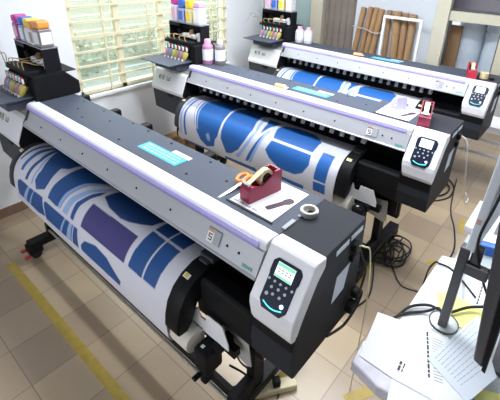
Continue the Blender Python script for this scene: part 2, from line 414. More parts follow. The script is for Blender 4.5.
# ------------------------------------------------------------------ the printer (local: x along, y back, z up)
def make_printer(label):
    P = thing('wide_format_printer', label, 'printer', group=None)
    # beam
    mk('beam_cover', WHITE, P, prism, [(.070, 1.14), (.070, 1.180), (.064, 1.186), (.03, 1.190), (.014, 1.189), (.004, 1.186), (-.003, 1.180), (-.006, 1.172), (-.004, 1.14)], .0, 2.0, smooth=True)
    mk('beam_stripe', LILAC, P, prism, [(-.003, 1.177), (-.0078, 1.177), (-.0125, 1.161), (-.004, 1.161)], .0, 1.97)
    mk('beam_stripe', PURPLE, P, prism, [(-.006, 1.161), (-.0130, 1.161), (-.0155, 1.154), (-.006, 1.154)], .0, 1.97)
    fc = mk('beam_face', FACE, P, prism, [(-.004, 1.150), (-.014, 1.150), (-.056, 1.066), (-.064, 1.062), (-.064, 1.056), (-.05, 1.056), (-.05, 1.063), (.02, 1.14)], .02, 2.0)
    for x in (.25, .50, .75, 1.0, 1.25, 1.5, 1.84, 1.90):
        z = 1.105; y = -.014-.042*(1.150-z)/.084
        mk('screw', BLACK, fc, cyl, (x, y+.004, z), (x, y-.003, z-.001), .0055, None, 8)
    # badge on the beam: grey half, white half with number-like mark
    bd = BM(); prism(bd, [(-.024, 1.135), (-.028, 1.135), (-.052, 1.086), (-.048, 1.086)], 1.735, 1.805)
    bd = obj('badge', bd, GREYINK, P)
    b2 = BM(); prism(b2, [(-.0265, 1.134), (-.0295, 1.134), (-.0530, 1.087), (-.050, 1.087)], 1.737, 1.770); obj('badge_panel', b2, WHSTK, bd)
    def slope(y0, dz): return None
    g = BM()
    for (xa, xb, za, zb) in ((1.744, 1.764, 1.118, 1.114), (1.744, 1.749, 1.114, 1.106), (1.744, 1.764, 1.108, 1.104), (1.759, 1.764, 1.104, 1.097), (1.744, 1.764, 1.098, 1.094)):
        ya = -.014-.042*(1.150-za)/.084-.0065; yb = -.014-.042*(1.150-zb)/.084-.0065
        prism(g, [(ya, za), (ya-.0012, za), (yb-.0012, zb), (yb, zb)], xa, xb)
    obj('badge_mark', g, INKT, bd)
    g = BM(); za, zb = 1.134, 1.124; f_ = lambda z: -.014-.042*(1.150-z)/.084-.0065
    prism(g, [(f_(za), za), (f_(za)-.001, za), (f_(zb)-.001, zb), (f_(zb), zb)], 1.737, 1.770); obj('badge_bar', g, ORANGEP, bd)
    g = BM()
    for k in range(5):
        za, zb = 1.085, 1.075; prism(g, [(f_(za)+.005, za), (f_(za)+.003, za), (f_(zb)+.003, zb), (f_(zb)+.005, zb)], 1.93+.010*k, 1.936+.010*k)
    obj('model_plate', g, GRN, P)
    mk('beam_end_bracket', DGREY, P, prism, [(-.006, 1.15), (-.018, 1.15), (-.046, 1.095), (-.03, 1.095)], .025, .05)
    # deck
    bm = BM()
    for xa, xb, yr in ((-.44, 1.64, .312), (1.64, 2.0, .385)):
        prism(bm, [(.071, 1.165), (.071, 1.181), (yr-.010, 1.181), (yr, 1.172), (yr, .98), (yr-.012, .98), (yr-.012, 1.165)], xa, xb)
    tc = obj('top_cover', bm, COVER, P)
    for (x, y) in ((.20, .27), (.45, .13), (.45, .27), (.62, .21), (.88, .11), (.90, .28), (1.12, .27), (1.42, .12), (1.42, .27), (1.60, .20), (.30, .18), (.75, .28)):
        mk('screw', BLACK, tc, cyl, (x, y, 1.179), (x, y, 1.183), .007, None, 8)
    mk('core_body', DARK, P, boxes, [((.03, .11, .80), (2.0, .295, 1.16)), ((.03, .02, 1.06), (2.0, .11, 1.13))])
    for x in (.0, .40, .74, 1.30):
        mk('rear_bracket', BLACK, P, boxes, [((x-.03, .312, 1.05), (x+.03, .40, 1.15)), ((x-.015, .312, .9), (x+.015, .36, 1.05))], bevel=.01)
    # pinch rollers under the beam
    for k in range(20):
        x = .13+.0805*k
        pr = mk('pinch_roller', BLACK, P, boxes, [((x-.026, .02, .995), (x+.026, .06, 1.055)), ((x-.022, .006, .986), (x+.022, .045, 1.0))], bevel=.004)
        mk('roller_clip', WHITE, pr, prism, [(.020, 1.030), (.034, 1.030), (.034, .996), (.010, .986), (.004, .994)], x+.026, x+.056)
    # platen and apron with its two end caps
    def shift(d, lo=.0): return [(y-d*.8 if y < .0 else y, z+d) if z > .85 else (y-d, z) for y, z in PROF]
    plat = [(.22, .885), (.02, .902), (-.05, .900), (-.098, .880), (-.140, .846), (-.172, .797), (-.187, .74), (-.190, .68), (-.17, .66), (-.12, .66), (.0, .70), (.22, .72)]
    mk('platen_apron', DARK, P, prism, plat, .045, 1.645, smooth=True)
    cap = [(.06, .903), (.02, .922), (-.05, .921), (-.110, .899), (-.158, .861), (-.192, .806), (-.209, .74), (-.214, .69), (-.205, .668), (-.16, .662), (-.13, .70), (-.10, .78), (-.04, .80), (.06, .80)]
    for (xa, xb, xs) in ((.0, .050, .030), (1.640, 1.724, 1.675)):
        cp = mk('apron_end_cap', BLACK if xa > 1 else DGREY, P, prism, cap, xa, xb, bevel=.006, smooth=True)
        st = BM(); prism(st, [(-.098, .9065), (-.118, .897), (-.119, .8985), (-.099, .908)], xs-.016, xs+.018); st = obj('warning_sticker', st, WHSTK, cp)
        sy = BM(); prism(sy, [(-.101, .9075), (-.115, .9008), (-.116, .902), (-.102, .909)], xs-.009, xs+.010); obj('warning_mark', sy, YELSTK, st)
    mk('cap_latch', DGREY, P, boxes, [((1.645, -.01, .92), (1.725, .05, .945)), ((1.66, -.03, .918), (1.71, .0, .932))], bevel=.004)
    # service bay between apron and end case
    mk('service_bay', DARK, P, prism, [(-.082, .888), (-.066, .900), (.0, .89), (.0, .706), (-.060, .706), (-.070, .716), (-.084, .80)], 1.724, 2.005, bevel=.006)
    mk('bay_floor', BLACK, P, boxes, [((1.724, .0, .70), (2.0, .11, .83)), ((1.30, .06, .50), (2.0, .10, .90)), ((1.64, -.085, .585), (1.92, -.05, .626)), ((1.60, .0, .56), (2.0, .02, .73))])
    # end case (dark) with side labels and ports
    ec = mk('end_case', COVERD, P, prism, [(.378, 1.181), (.083, 1.181), (.02, 1.155), (-.070, .93), (-.082, .80), (-.070, .716), (-.060, .706), (.37, .706), (.378, .72)], 2.0, 2.193, bevel=.004)
    mk('side_label', PAPERB, ec, box, (2.193, .155, 1.135), (2.1945, .245, 1.158)); mk('side_label', PAPERB, ec, box, (2.193, .262, 1.138), (2.1945, .352, 1.160))
    mk('side_plate', PAPERB, ec, poly3, [(2.193, .165, .894), (2.193, .184, 1.015), (2.193, .282, 1.022), (2.193, .253, .908)], (.0015, 0, 0))
    mk('socket', BLACK, ec, boxes, [((2.193, .27, 1.085), (2.215, .31, 1.12)), ((2.193, .27, 1.035), (2.210, .305, 1.065))], bevel=.004)
    mk('seam_clip', GREYINK, P, boxes, [((1.985, .10, 1.181), (2.003, .17, 1.188)), ((1.985, .20, 1.181), (2.0, .26, 1.186))], bevel=.002)
    # control panel: slanted white shell
    A = Vector((0, .012, 1.172)); Bv = Vector((0, -.092, 1.018)); dv = (Bv-A).normalized(); nv = Vector((0, dv.z, -dv.y)); nv = nv if nv.y < 0 else -nv
    L = (Bv-A).length
    def pl(x, t, h=0): q = A+dv*t+nv*h; return (x, q.y, q.z)
    bm = BM()
    sec = [(.084, 1.182), (.03, 1.190), (.016, 1.181), (A.y, A.z), (Bv.y, Bv.z), (-.098, .99), (-.097, .94), (-.088, .915), (-.06, .908), (-.035, .985), (.04, 1.10), (.084, 1.14)]
    prism(bm, sec, 2.003, 2.196)
    for v in bm.verts:                       # chamfered lower corners
        if v.co.z < 1.0:
            k = (1.0-v.co.z)/.09; v.co.x += (.018 if v.co.x < 2.1 else -.004)*k
    cpn = obj('control_panel', bm, WHITE, P, bevel=.006)
    mk('panel_chin', DARK, P, prism, [(-.088, .925), (-.060, .93), (-.04, .86), (-.082, .86)], 2.003, 2.188, bevel=.004)
    kp = BM()
    ko = [(2.058, .020), (2.150, .020), (2.163, .035), (2.163, .070), (2.158, .082), (2.158, .172), (2.140, .196), (2.064, .196), (2.046, .172), (2.046, .082), (2.043, .070), (2.043, .035)]
    poly3(kp, [pl(x, t, .006) for x, t in ko], -nv*.010); kp = obj('keypad', kp, NAVY, cpn, bevel=.003)
    sc = mk('screen', SCREENW, kp, poly3, [pl(x, t, .0075) for x, t in ((2.066, .030), (2.138, .030), (2.138, .080), (2.066, .080))], -nv*.003)
    for (x, t, m, r) in [(2.055+.024*i, .096, KEYW, .0052) for i in range(5)] + [(2.075, .118, KEYW, .006), (2.103, .115, KEYW, .006), (2.131, .118, KEYW, .006), (2.089, .137, KEYW, .006), (2.117, .137, KEYW, .006), (2.066, .145, KEYW, .0075), (2.136, .158, BLUELED, .0085)]:
        a = Vector(pl(x, t, .005)); mk('button', m, kp, cyl, a, a+nv*.0045, r*.85, None, 12)
    ar = BM(); pts = [pl(2.064+.078*k/10, .172+.010*math.sin(math.pi*k/10), .0075) for k in range(11)]; tube(ar, pts, .0022, 6, 1); obj('light_arc', ar, CYANLED, kp)
    # left case
    lc = mk('carriage_case', WHITE, P, prism, [(.08, 1.150), (-.03, 1.108), (-.050, 1.092), (-.114, .945), (-.112, .915), (.08, .915)], -.432, .012, bevel=.008)
    mk('case_side', DARK, P, prism, [(.08, 1.148), (-.03, 1.104), (-.046, 1.088), (-.108, .945), (-.106, .915), (.08, .915)], .0125, .022)
    mk('case_lid', mat('beige_plastic', (.42, .41, .37), .5), lc, prism, [(.075, 1.1515), (-.03, 1.1105), (-.03, 1.1085), (.075, 1.149)], -.425, .005)
    lg = BM()
    fz = lambda z: -.050-.064*(1.092-z)/.147
    def lb(xa, xb, za, zb): za -= .055; zb -= .055; prism(lg, [(fz(za)+.001, za), (fz(za)-.0015, za), (fz(zb)-.0015, zb), (fz(zb)+.001, zb)], xa, xb)
    X = -.350
    for (xa, xb, za, zb) in ((0, .012, 1.110, 1.072), (-.012, .022, 1.098, 1.091), (.022, .030, 1.112, 1.072), (.045, .053, 1.112, 1.072), (.053, .075, 1.112, 1.105), (.067, .075, 1.105, 1.072), (.053, .067, 1.094, 1.088),
            (.110, .117, 1.108, 1.076), (.117, .130, 1.082, 1.076), (.130, .137, 1.100, 1.076), (.137, .150, 1.082, 1.076), (.150, .157, 1.108, 1.076)): lb(X+xa, X+xb, za, zb)
    obj('logo', lg, mat('olive_print', (.16, .17, .06), .6), lc)
    bm = BM(); prism(bm, [(-.43, .914), (.018, .914), (.018, .70), (-.11, .715), (-.41, .735)], -.102, .34, axis=1)
    ls = obj('lower_case', bm, DGREY, P, bevel=.008)
    mk('case_handle', BLACK, ls, box, (-.20, -.108, .885), (-.13, -.10, .910))
    # tray with ink dampers
    tr = mk('ink_tray', COVER, P, boxes, [((-.42, -.208, 1.206), (-.02, .12, 1.214)), ((-.36, -.10, 1.14), (-.06, .06, 1.206))])
    # ink station
    st = thing('ink_station', None, None); del_ = [st.pop(k) for k in list(st.keys())]; st.parent = P
    mk('pump_box', DARK, st, prism, [(.05, 1.183), (.06, 1.346), (.265, 1.346), (.345, 1.27), (.345, 1.195), (.33, 1.183)], -.06, .02, bevel=.004)
    mk('pump_box', DARK, st, box, (-.43, .13, 1.183), (-.06, .30, 1.34), bevel=.004)
    mk('shelf_plate', DARK, st, box, (-.45, .14, 1.346), (.02, .335, 1.353))
    mk('rack_side', DARK, st, box, (-.45, .158, 1.353), (-.438, .257, 1.502)); mk('rack_side', DARK, st, box, (-.024, .158, 1.353), (-.010, .257, 1.502))
    mk('rack_back', BLACK, st, box, (-.438, .245, 1.353), (-.024, .257, 1.502))
    mk('rack_top', mat('rack_top_grey', (.26, .27, .32), .4), st, boxes, [((-.45, .155, 1.502), (-.010, .26, 1.510))])
    mk('rack_lip', BLACK, st, boxes, [((-.438, .158, 1.470), (-.30, .163, 1.502))])
    vb = mk('valve_block', PAPER, st, box, (-.30, .18, 1.37), (-.12, .235, 1.41), bevel=.01)
    mk('valve_knob', CARD, vb, cyl, (-.19, .20, 1.41), (-.17, .19, 1.445), .022, .016, 12)
    mk('valve_pump', WHITE, st, cyl, (-.075, .20, 1.36), (-.085, .19, 1.43), .024, .018, 12)
    mk('valve_pump', BLACK, st, cyl, (-.33, .20, 1.36), (-.345, .185, 1.44), .024, .018, 12)
    mk('manifold', DARK, st, box, (-.40, .05, 1.335), (-.03, .125, 1.372), bevel=.006)
    bulbs = [MAGT, BLUT, YELT, BRNT]
    for k in range(6):
        x = -.325+.049*k; L0 = Vector((x, .0, 1.214)); ax = Vector((.02, .045, .11)).normalized()
        M = ax.to_track_quat('Z', 'Y').to_matrix()
        bu = BM(); lathe(bu, L0, [(.011, .0), (.020, .022), (.0235, .05), (.022, .072), (.014, .086)], 12, M)
        bu = obj('ink_bulb', bu, bulbs[k % 4] if k < 5 else YELT, st, smooth=True)
        mk('bulb_head', BLACK, bu, cyl, L0+ax*.082, L0+ax*.135, .019, .016, 10)
        mk('bulb_tip', WHITE, bu, cyl, L0+Vector((0, -.012, 0)), L0+Vector((0, -.012, .014)), .009, None, 8)
        q = L0+ax*.118
        mk('colour_tag', [GRN, REDP][k % 2], bu, box, q+Vector((-.014, -.028, -.018)), q+Vector((.002, -.016, .016)))
        mk('colour_tag', PAPER, bu, box, q+Vector((.004, -.028, -.024)), q+Vector((.014, -.018, .008)))
    tb = BM()
    for k in range(4):
        x = -.33+.075*k
        tube(tb, [(x, .06, 1.37), (x-.02, .07, 1.405+.012*(k % 2)), (x+.04, .13, 1.40), (x+.03, .19, 1.40)], .0035, 6)
    tube(tb, [(-.38, .05, 1.36), (-.43, .05, 1.44), (-.52, .05, 1.45), (-.58, .03, 1.36)], .0032, 6)
    tube(tb, [(-.36, .05, 1.36), (-.45, .08, 1.42), (-.54, .07, 1.40)], .0032, 6)
    obj('ink_hose', tb, mat('hose_tan', (.45, .33, .16), .4), st, smooth=True)
    # take-up roll gear, stand
    mk('take_up_core', TAPEC, P, cyl, (.02, RA, RZ), (1.745, RA, RZ), .052, None, 28, smooth=True)
    mo = mk('take_up_motor', DARK, P, boxes, [((1.762, -.170, .48), (1.842, -.075, .612)), ((1.775, -.160, .39), (1.815, -.10, .48))], bevel=.012)
    mk('motor_knob', BLACK, mo, cyl, (1.79, -.165, .46), (1.79, -.20, .46), .012, None, 12)
    mk('motor_label', WHSTK, mo, box, (1.785, -.150, .612), (1.80, -.135, .614))
    mk('roll_bracket', DARK, P, boxes, [((-.03, -.17, .56), (.02, .10, .64))], bevel=.006)
    mk('roll_bracket', DARK, P, boxes, [((1.82, -.12, .58), (1.86, .12, .63))], bevel=.006)
    mk('cross_bar', STEEL, P, boxes, [((-.03, -.060, .186), (1.85, -.046, .200))], bevel=.003)
    mk('cross_beam', BLACK, P, box, (-.03, -.040, .19), (1.85, -.015, .245))
    for x in (-.06, 1.86):
        lg_ = mk('stand_leg', DARK, P, boxes, [((x-.025, .08, .13), (x+.025, .16, .75)), ((x-.02, -.06, .14), (x+.03, .08, .24))], bevel=.006)
        ft = mk('stand_foot', BLACK, lg_, boxes, [((x-.04, -.20, .095), (x+.04, .50, .15)), ((x-.045, -.215, .055), (x+.045, -.12, .12)), ((x-.045, .40, .06), (x+.045, .49, .11))], bevel=.008)
        for y in (-.165, .445):
            ca = BM(); cyl(ca, (x-.022, y, .036), (x+.022, y, .036), .036, None, 16); ca = obj('caster', ca, RUBBER, lg_, smooth=True)
        mk('brake_pedal', REDC, lg_, box, (x-.062, -.245, .050), (x-.036, -.205, .072), bevel=.006); mk('brake_pedal', REDC, lg_, box, (x+.012, -.250, .035), (x+.038, -.205, .057), bevel=.006)
    # media and plates hanging below the right side
    mk('perforated_plate', STEELD, P, poly3, [(1.80, -.03, .645), (1.95, -.035, .665), (1.955, -.02, .50), (1.93, -.02, .485), (1.80, -.02, .52)], (0, .004, 0))
    mk('waste_tray', PAPER, P, poly3, [(1.63, -.098, .630), (1.70, -.098, .735), (1.722, -.098, .742), (1.735, -.098, .700), (1.765, -.098, .700), (1.775, -.098, .742), (1.865, -.098, .742), (1.898, -.098, .660), (1.898, -.098, .628)], (0, .004, 0))
    # labels on the deck
    lbm = BM(); box(lbm, (1.02, .128, 1.181), (1.325, .205, 1.1825)); lbl = obj('warning_label', lbm, CYANL, P)
    tx = BM()
    for r in range(3):
        x = 1.04
        while x < 1.30:
            w = random.uniform(.015, .04); box(tx, (x, .142+.021*r, 1.1825), (min(x+w, 1.31), .151+.021*r, 1.1832)); x += w+.008
    obj('label_print', tx, CYANL2, lbl)
    mk('white_label', WHSTK, P, box, (1.20, .208, 1.181), (1.33, .235, 1.1822))
    return P

p1 = make_printer('nearest of the three large format printers, with the tape ring on its end case')
p2 = copy_tree(p1); p2.location = (-.0035, 1.333, 0); p2.rotation_euler = (0, 0, .0086)
p3 = copy_tree(p1); p3.location = (-.0387, 2.7156, 0); p3.rotation_euler = (0, 0, -.005)
p2['label'] = 'middle of the three large format printers, between the nearest one and the back one'
p3['label'] = 'farthest large format printer, standing by the back wall and cardboard tubes'
for p in (p1, p2, p3): p['group'] = 'wide format printers in a row'
# the nearest machine's screen shows a green header bar
for ch in p1.children:
    if ch.name.startswith('control_panel'):
        kp = ch.children[0]
        for s in kp.children:
            if s.name.startswith('screen'):
                A = Vector((0, .012, 1.172)); Bv = Vector((0, -.092, 1.018)); dv = (Bv-A).normalized(); nv = Vector((0, dv.z, -dv.y)); nv = nv if nv.y < 0 else -nv
                def pl(x, t, h): q = A+dv*t+nv*h; return (x, q.y, q.z)
                bm = BM(); poly3(bm, [pl(x, t, .0085) for x, t in ((2.067, .031), (2.137, .031), (2.137, .042), (2.067, .042))], -nv*.001); 
                poly3(bm, [pl(x, t, .0085) for x, t in ((2.067, .072), (2.137, .072), (2.137, .079), (2.067, .079))], -nv*.001); obj('screen_header', bm, SCREENG, kp)
                bm = BM()
                for r in range(2):
                    for q in range(4): poly3(bm, [pl(x, t, .0082) for x, t in ((2.074+.015*q, .050+.009*r), (2.084+.015*q, .050+.009*r), (2.084+.015*q, .053+.009*r), (2.074+.015*q, .053+.009*r))], -nv*.0006)
                obj('screen_text', bm, NAVY, kp)

fa = fabric('printed_fabric', ART_A); tag(fa, 'white fabric printed with blue panels and one purple rectangle, on nearest printer', 'fabric', 'printed fabrics on the printers')
fb = fabric('printed_fabric', ART_B); tag(fb, 'bright blue and white printed fabric coming out of the middle printer', 'fabric', 'printed fabrics on the printers')
fb.location = p2.location; fb.rotation_euler = p2.rotation_euler
fc_ = fb.copy(); C.objects.link(fc_); fc_.location = p3.location; fc_.rotation_euler = p3.rotation_euler
fc_['label'] = 'blue and white printed fabric lying on the farthest printer'

# ------------------------------------------------------------------ bottles
def bottle(label, loc, r, h, body, cap_m, label_m=PAPER, tilt=0, rz=0, group='ink bottles on the printers', flat=1.0):
    t = thing('ink_bottle', label, 'bottle', loc, rz, group)
    M = Matrix.Diagonal((1, flat, 1))
    b = BM(); lathe(b, (0, 0, 0), [(r*.92, 0), (r, .008), (r, h*.70), (r*.85, h*.78), (r*.45, h*.84), (r*.42, h*.86)], 18, M); obj('bottle_body', b, body, t, smooth=True)
    b = BM(); lathe(b, (0, 0, 0), [(r*.60, h*.83), (r*.58, h*.95), (r*.48, h)], 14, M); obj('bottle_cap', b, cap_m, t, smooth=True)
    b = BM(); lathe(b, (0, 0, 0), [(r*1.015, h*.18), (r*1.015, h*.62)], 18, M); obj('bottle_label', b, label_m, t, smooth=True)
    return t
def pouch(label, loc, w, d, h, cap_h, body, top, lab, lean=(0, 0), rz=0):
    """square refill bottle with a coloured top"""
    t = thing('ink_bottle', label, 'bottle', loc, rz, 'ink bottles on the printers'); t.rotation_euler = (lean[1], lean[0], rz)
    mk('bottle_body', body, t, box, (-w/2, -d/2, 0), (w/2, d/2, h-cap_h), bevel=.008)
    mk('bottle_cap', top, t, box, (-w/2*.96, -d/2*.96, h-cap_h), (w/2*.96, d/2*.96, h), bevel=.012)
    mk('bottle_label', lab, t, boxes, [((-w/2+.006, -d/2-.001, .02), (w/2-.012, -d/2, h-cap_h-.02)), ((w/2, -d/2+.01, .02), (w/2+.001, d/2-.006, h-cap_h-.02))])
    return t
zt = 1.5105
pouch('magenta topped ink bottle on the nearest printer, first from the left', (-.395, .205, zt), .075, .085, .165, .05, mat('magenta_body', (.35, .07, .28), .35), MAG, PINK, (-.10, 0))
pouch('blue topped ink bottle on the nearest printer', (-.295, .205, zt), .075, .085, .160, .05, mat('blue_body', (.35, .38, .62), .35), BLU, PAPER, (-.08, 0))
pouch('yellow topped ink bottle on the nearest printer', (-.205, .205, zt), .075, .085, .160, .055, mat('yellow_body', (.72, .68, .55), .35), YEL, PAPER, (-.06, 0))
pouch('orange topped ink bottle with grey label, nearest printer, beside the yellow bottle', (-.135, .178, zt), .055, .04, .155, .05, CLEART, ORG, BTLK, (-.02, 0))
pouch('wide orange topped bottle with white label, rightmost on the nearest printer', (-.055, .20, zt), .09, .085, .165, .05, BTLK, ORG, PAPER, (-.03, 0))
def on(p, x, y, z):
    c, s = math.cos(p.rotation_euler.z), math.sin(p.rotation_euler.z); return (p.location.x+c*x-s*y, p.location.y+s*x+c*y, z)
for p, nm in ((p2, 'middle'), (p3, 'farthest')):
    pouch('magenta topped ink bottle on the %s printer, first from the left' % nm, on(p, -.375, .20, zt), .075, .085, .20, .06, CLEART, MAG, PINK)
    pouch('blue topped ink bottle on the rack of the %s printer' % nm, on(p, -.275, .20, zt), .075, .085, .20, .08, mat('blue_body', (.35, .38, .62), .35), BLU, BLU)
    pouch('yellow topped ink bottle on the rack of the %s printer' % nm, on(p, -.175, .20, zt), .075, .085, .20, .08, mat('yellow_body', (.72, .68, .55), .35), YEL, YEL)
    pouch('white bottle with pale label, rightmost on the rack of the %s printer' % nm, on(p, -.065, .20, zt), .085, .085, .19, .05, CLEART, PINK, PAPER)
bottle('round ink bottle with pink cap and magenta liquid, standing on the middle printer deck', on(p2, .045, .180, 1.181), .050, .220, BTLM, PINK)
bottle('round ink bottle with white cap and dark liquid, behind the pink capped one', on(p2, .140, .240, 1.181), .047, .220, BTLK, CLEART)
bottle('pink capped ink bottle on the farthest printer deck, left of a pair', on(p3, .075, .215, 1.181), .050, .175, CLEART, PINK)
bottle('pink capped ink bottle on the farthest printer deck, right of a pair', on(p3, .182, .235, 1.181), .050, .175, CLEART, PINK)

# ------------------------------------------------------------------ things on the decks
DZ = 1.1815
def sheet(label, p):
    t = thing('instruction_sheet', label, 'sheet', p.location, p.rotation_euler.z, 'instruction sheets on the decks')
    z = 1.1825
    mk('sheet_paper', PAPER, t, box, (1.712, .105, z), (1.935, .355, z+.0015), bevel=0)
    mk('sheet_frame', DGREY, t, boxes, [((1.70, .095, z-.0012), (1.945, .103, z+.003))])
    b = BM(); M = Matrix.Translation((1.888, .215, z+.0016)) @ Matrix.Rotation(1.18, 4, 'Z') @ Matrix.Diagonal((.85, .8, 1, 1))
    A = [(-.075, -.012), (-.065, -.018), (.02, -.017), (.04, -.026), (.07, -.022), (.078, 0), (.07, .022), (.04, .024), (.02, .016), (-.065, .016), (-.075, .010)]
    poly3(b, [M @ Vector((x, y, 0)) for x, y in A], (0, 0, .0008)); obj('sheet_picture', b, mat('dark_print', (.05, .02, .035), .6), t)
    b = BM()
    for k in range(4): box(b, (1.72+.035*k, .116, z+.0015), (1.745+.035*k, .124, z+.002))
    for k in range(3): box(b, (1.865+.02*k, .315, z+.0015), (1.879+.02*k, .321, z+.002)); box(b, (1.86+.02*k, .295, z+.0015), (1.873+.02*k, .300, z+.002))
    obj('sheet_text', b, GREYINK, t)
    return t
sheet('white instruction sheet under the tape dispenser on the nearest printer', p1)
sheet('white instruction sheet on the middle printer deck', p2)

def dispenser(label, loc, rz, m, s=1.0):
    t = thing('tape_dispenser', label, 'tape dispenser', loc, rz, 'desk tape dispensers'); t.scale = (s, s, s)
    # local: length along y, width along x
    side = [(-.088, 0), (.088, 0), (.088, .082), (.080, .092), (.05, .092), (.030, .072), (-.02, .050), (-.055, .062), (-.075, .064), (-.088, .05)]
    b = BM()
    prism(b, side, -.031, -.023); prism(b, side, .023, .031)
    prism(b, [(-.088, 0), (.088, 0), (.088, .024), (-.088, .024)], -.023, .023)
    prism(b, [(.076, .02), (.088, .02), (.088, .082), (.080, .092), (.07, .092)], -.023, .023)
    prism(b, [(-.088, .02), (-.055, .02), (-.055, .058), (-.075, .062), (-.088, .05)], -.023, .023)
    obj('dispenser_body', b, m, t, bevel=.003)
    ro = BM(); ring(ro, (-.013, .018, .066), .036, .022, .026, 28, 'x'); ro = obj('tape_roll', ro, TAPE, t, smooth=True)
    mk('tape_hub', BLACK, ro, cyl, (-.022, .018, .066), (.022, .018, .066), .021, None, 20)
    mk('cutter_blade', STEEL, t, prism, [(-.080, .062), (-.072, .066), (-.074, .074), (-.084, .070)], -.02, .02)
    b = BM(); poly3(b, [(-.012, .01, .101), (.012, .01, .101), (.012, -.068, .068), (-.012, -.068, .068)], (0, 0, .0008)); obj('tape_strip', b, TAPE, ro)
    return t
dispenser('maroon tape dispenser standing on the instruction sheet of the nearest printer', (1.782, .222, 1.184), -.16, MAROON).scale = (1, 1, 1.15)
dispenser('maroon tape dispenser at the right end of the middle printer deck', (2.000, 1.535, 1.1815), .26, MAROON, 1.15)
dispenser('bright red tape dispenser on the farthest printer deck', (1.925, 2.875, 1.1815), .3, REDP, 1.1)
r_ = BM(); ring(r_, (2.028, 3.0-.118, 1.1815), .034, .020, .05, 28); tag(obj('tape_roll', r_, TAPE, smooth=True), 'yellowish roll of tape beside the red dispenser on the farthest printer', 'tape')
b_ = BM(); box(b_, (2.075, 2.86, 1.1815), (2.115, 2.90, 1.20)); tag(obj('plastic_clip', b_, BLACK, bevel=.004), 'small black clip right of the yellowish tape roll', 'clip')
# empty tape ring on the end case
t = thing('tape_ring', 'nearly empty tape ring lying on the dark end case of the nearest printer', 'tape', (2.012, .243, 1.1815))
b = BM(); ring(b, (0, 0, 0), .0335, .0255, .024, 36); obj('ring_core', b, TAPEC, t, smooth=True)
b = BM(); ring(b, (0, 0, .002), .0355, .0338, .020, 36); obj('ring_tape', b, STEEL, t, smooth=True)
# scissors with orange handles
t = thing('scissors', 'orange handled scissors lying beside the maroon dispenser on the nearest printer', 'scissors', (1.676, .195, 1.190)); t.scale = (.82, .82, .82)
for s in (-1, 1):
    b = BM(); pts = [(s*.012+.028*math.cos(a)*.8+s*.014, .055+.036*math.sin(a), .010+.014*(s > 0)) for a in [2*math.pi*k/14 for k in range(15)]]
    tube(b, pts, .0105, 8, 2); obj('handle', b, ORANGE, t, smooth=True)
    b = BM(); poly3(b, [(s*.012, .02, .006+.003*(s > 0)), (-s*.004, .022, .006+.003*(s > 0)), (-s*.010, -.05, .004), (-s*.003-.004, -.165, .002), (s*.002+.0, -.05, .004)], (0, 0, .002)); obj('blade', b, STEEL, t)
b = BM(); cyl(b, (0, .0, .0), (0, .0, .012), .006, None, 10); obj('pivot', b, STEEL, t)
t.rotation_euler = (.12, .10, -.06)
# orange plastic blocks on the farther decks
for p, x, y, lab in ((p2, .955, .10, 'small orange scraper lying on the front edge of the middle printer deck'), (p3, .90, .125, 'small orange scraper lying on the front edge of the farthest printer deck')):
    t = thing('scraper', lab, 'scraper', on(p, x, y-.02, 1.189), .1, 'orange scrapers on the decks')
    mk('scraper_body', ORANGEP, t, prism, [(-.022, 0), (.022, 0), (.020, .010), (.004, .024), (-.018, .016)], -.05, .04, bevel=.004)
    mk('scraper_edge', WHITE, t, box, (.04, -.018, .001), (.056, .018, .006))
# folded lavender card on the middle printer deck
t = thing('folded_card', 'lavender folded card standing upright on the middle printer deck', 'card', on(p2, 1.845, .25, 1.186))
mk('card_leaf', LAVP, t, poly3, [(-.05, -.03, 0), (.0, .05, 0), (-.01, .04, .085), (-.045, -.02, .085)], (.002, 0, 0))
mk('card_leaf', PAPER, t, poly3, [(-.045, -.02, .085), (-.01, .04, .085), (-.09, .06, .002), (-.13, -.01, .002)], (0, 0, .002))

# ------------------------------------------------------------------ floor items
def strip(label, pts, w=.05, name='floor_tape'):
    b = BM()
    for (x0, y0), (x1, y1) in zip(pts, pts[1:]):
        d = Vector((x1-x0, y1-y0, 0)).normalized(); n = Vector((-d.y, d.x, 0))*w/2; a = Vector((x0, y0, .0005)); c = Vector((x1, y1, .0005))
        poly3(b, [a-n-d*w/2, c-n+d*w/2, c+n+d*w/2, a+n-d*w/2], (0, 0, .001))
    return tag(obj(name, b, YTAPE), label, 'floor tape', 'yellow floor marking tape')
strip('long yellow floor tape in front of the nearest printer', [(-.10, -.325), (1.70, -.325)], .055)
strip('yellow floor tape under the cable coil at the right end of the printers', [(1.87, 1.20), (1.85, 1.86), (1.78, 1.99)], .05)
strip('short yellow floor tape beside the grey monitor, nearer the papers', [(2.21, 1.76), (2.33, 1.76)], .06)
strip('short yellow floor tape at the far side of the grey monitor', [(2.27, 2.32), (2.24, 2.48)], .05)
strip('yellow floor tape just beside the lowest corner of the nearest end case', [(1.79, .05), (1.90, .30)], .06)
strip('yellow floor tape on the floor below the paper stack', [(2.24, .45), (2.33, .62)], .06)
def cable(label, pts, r=.006, m=RUBBER, name='power_cable', cat='cable', n=10, group=None):
    b = BM(); tube(b, pts, r, 8, n); return tag(obj(name, b, m, smooth=True), label, cat, group)
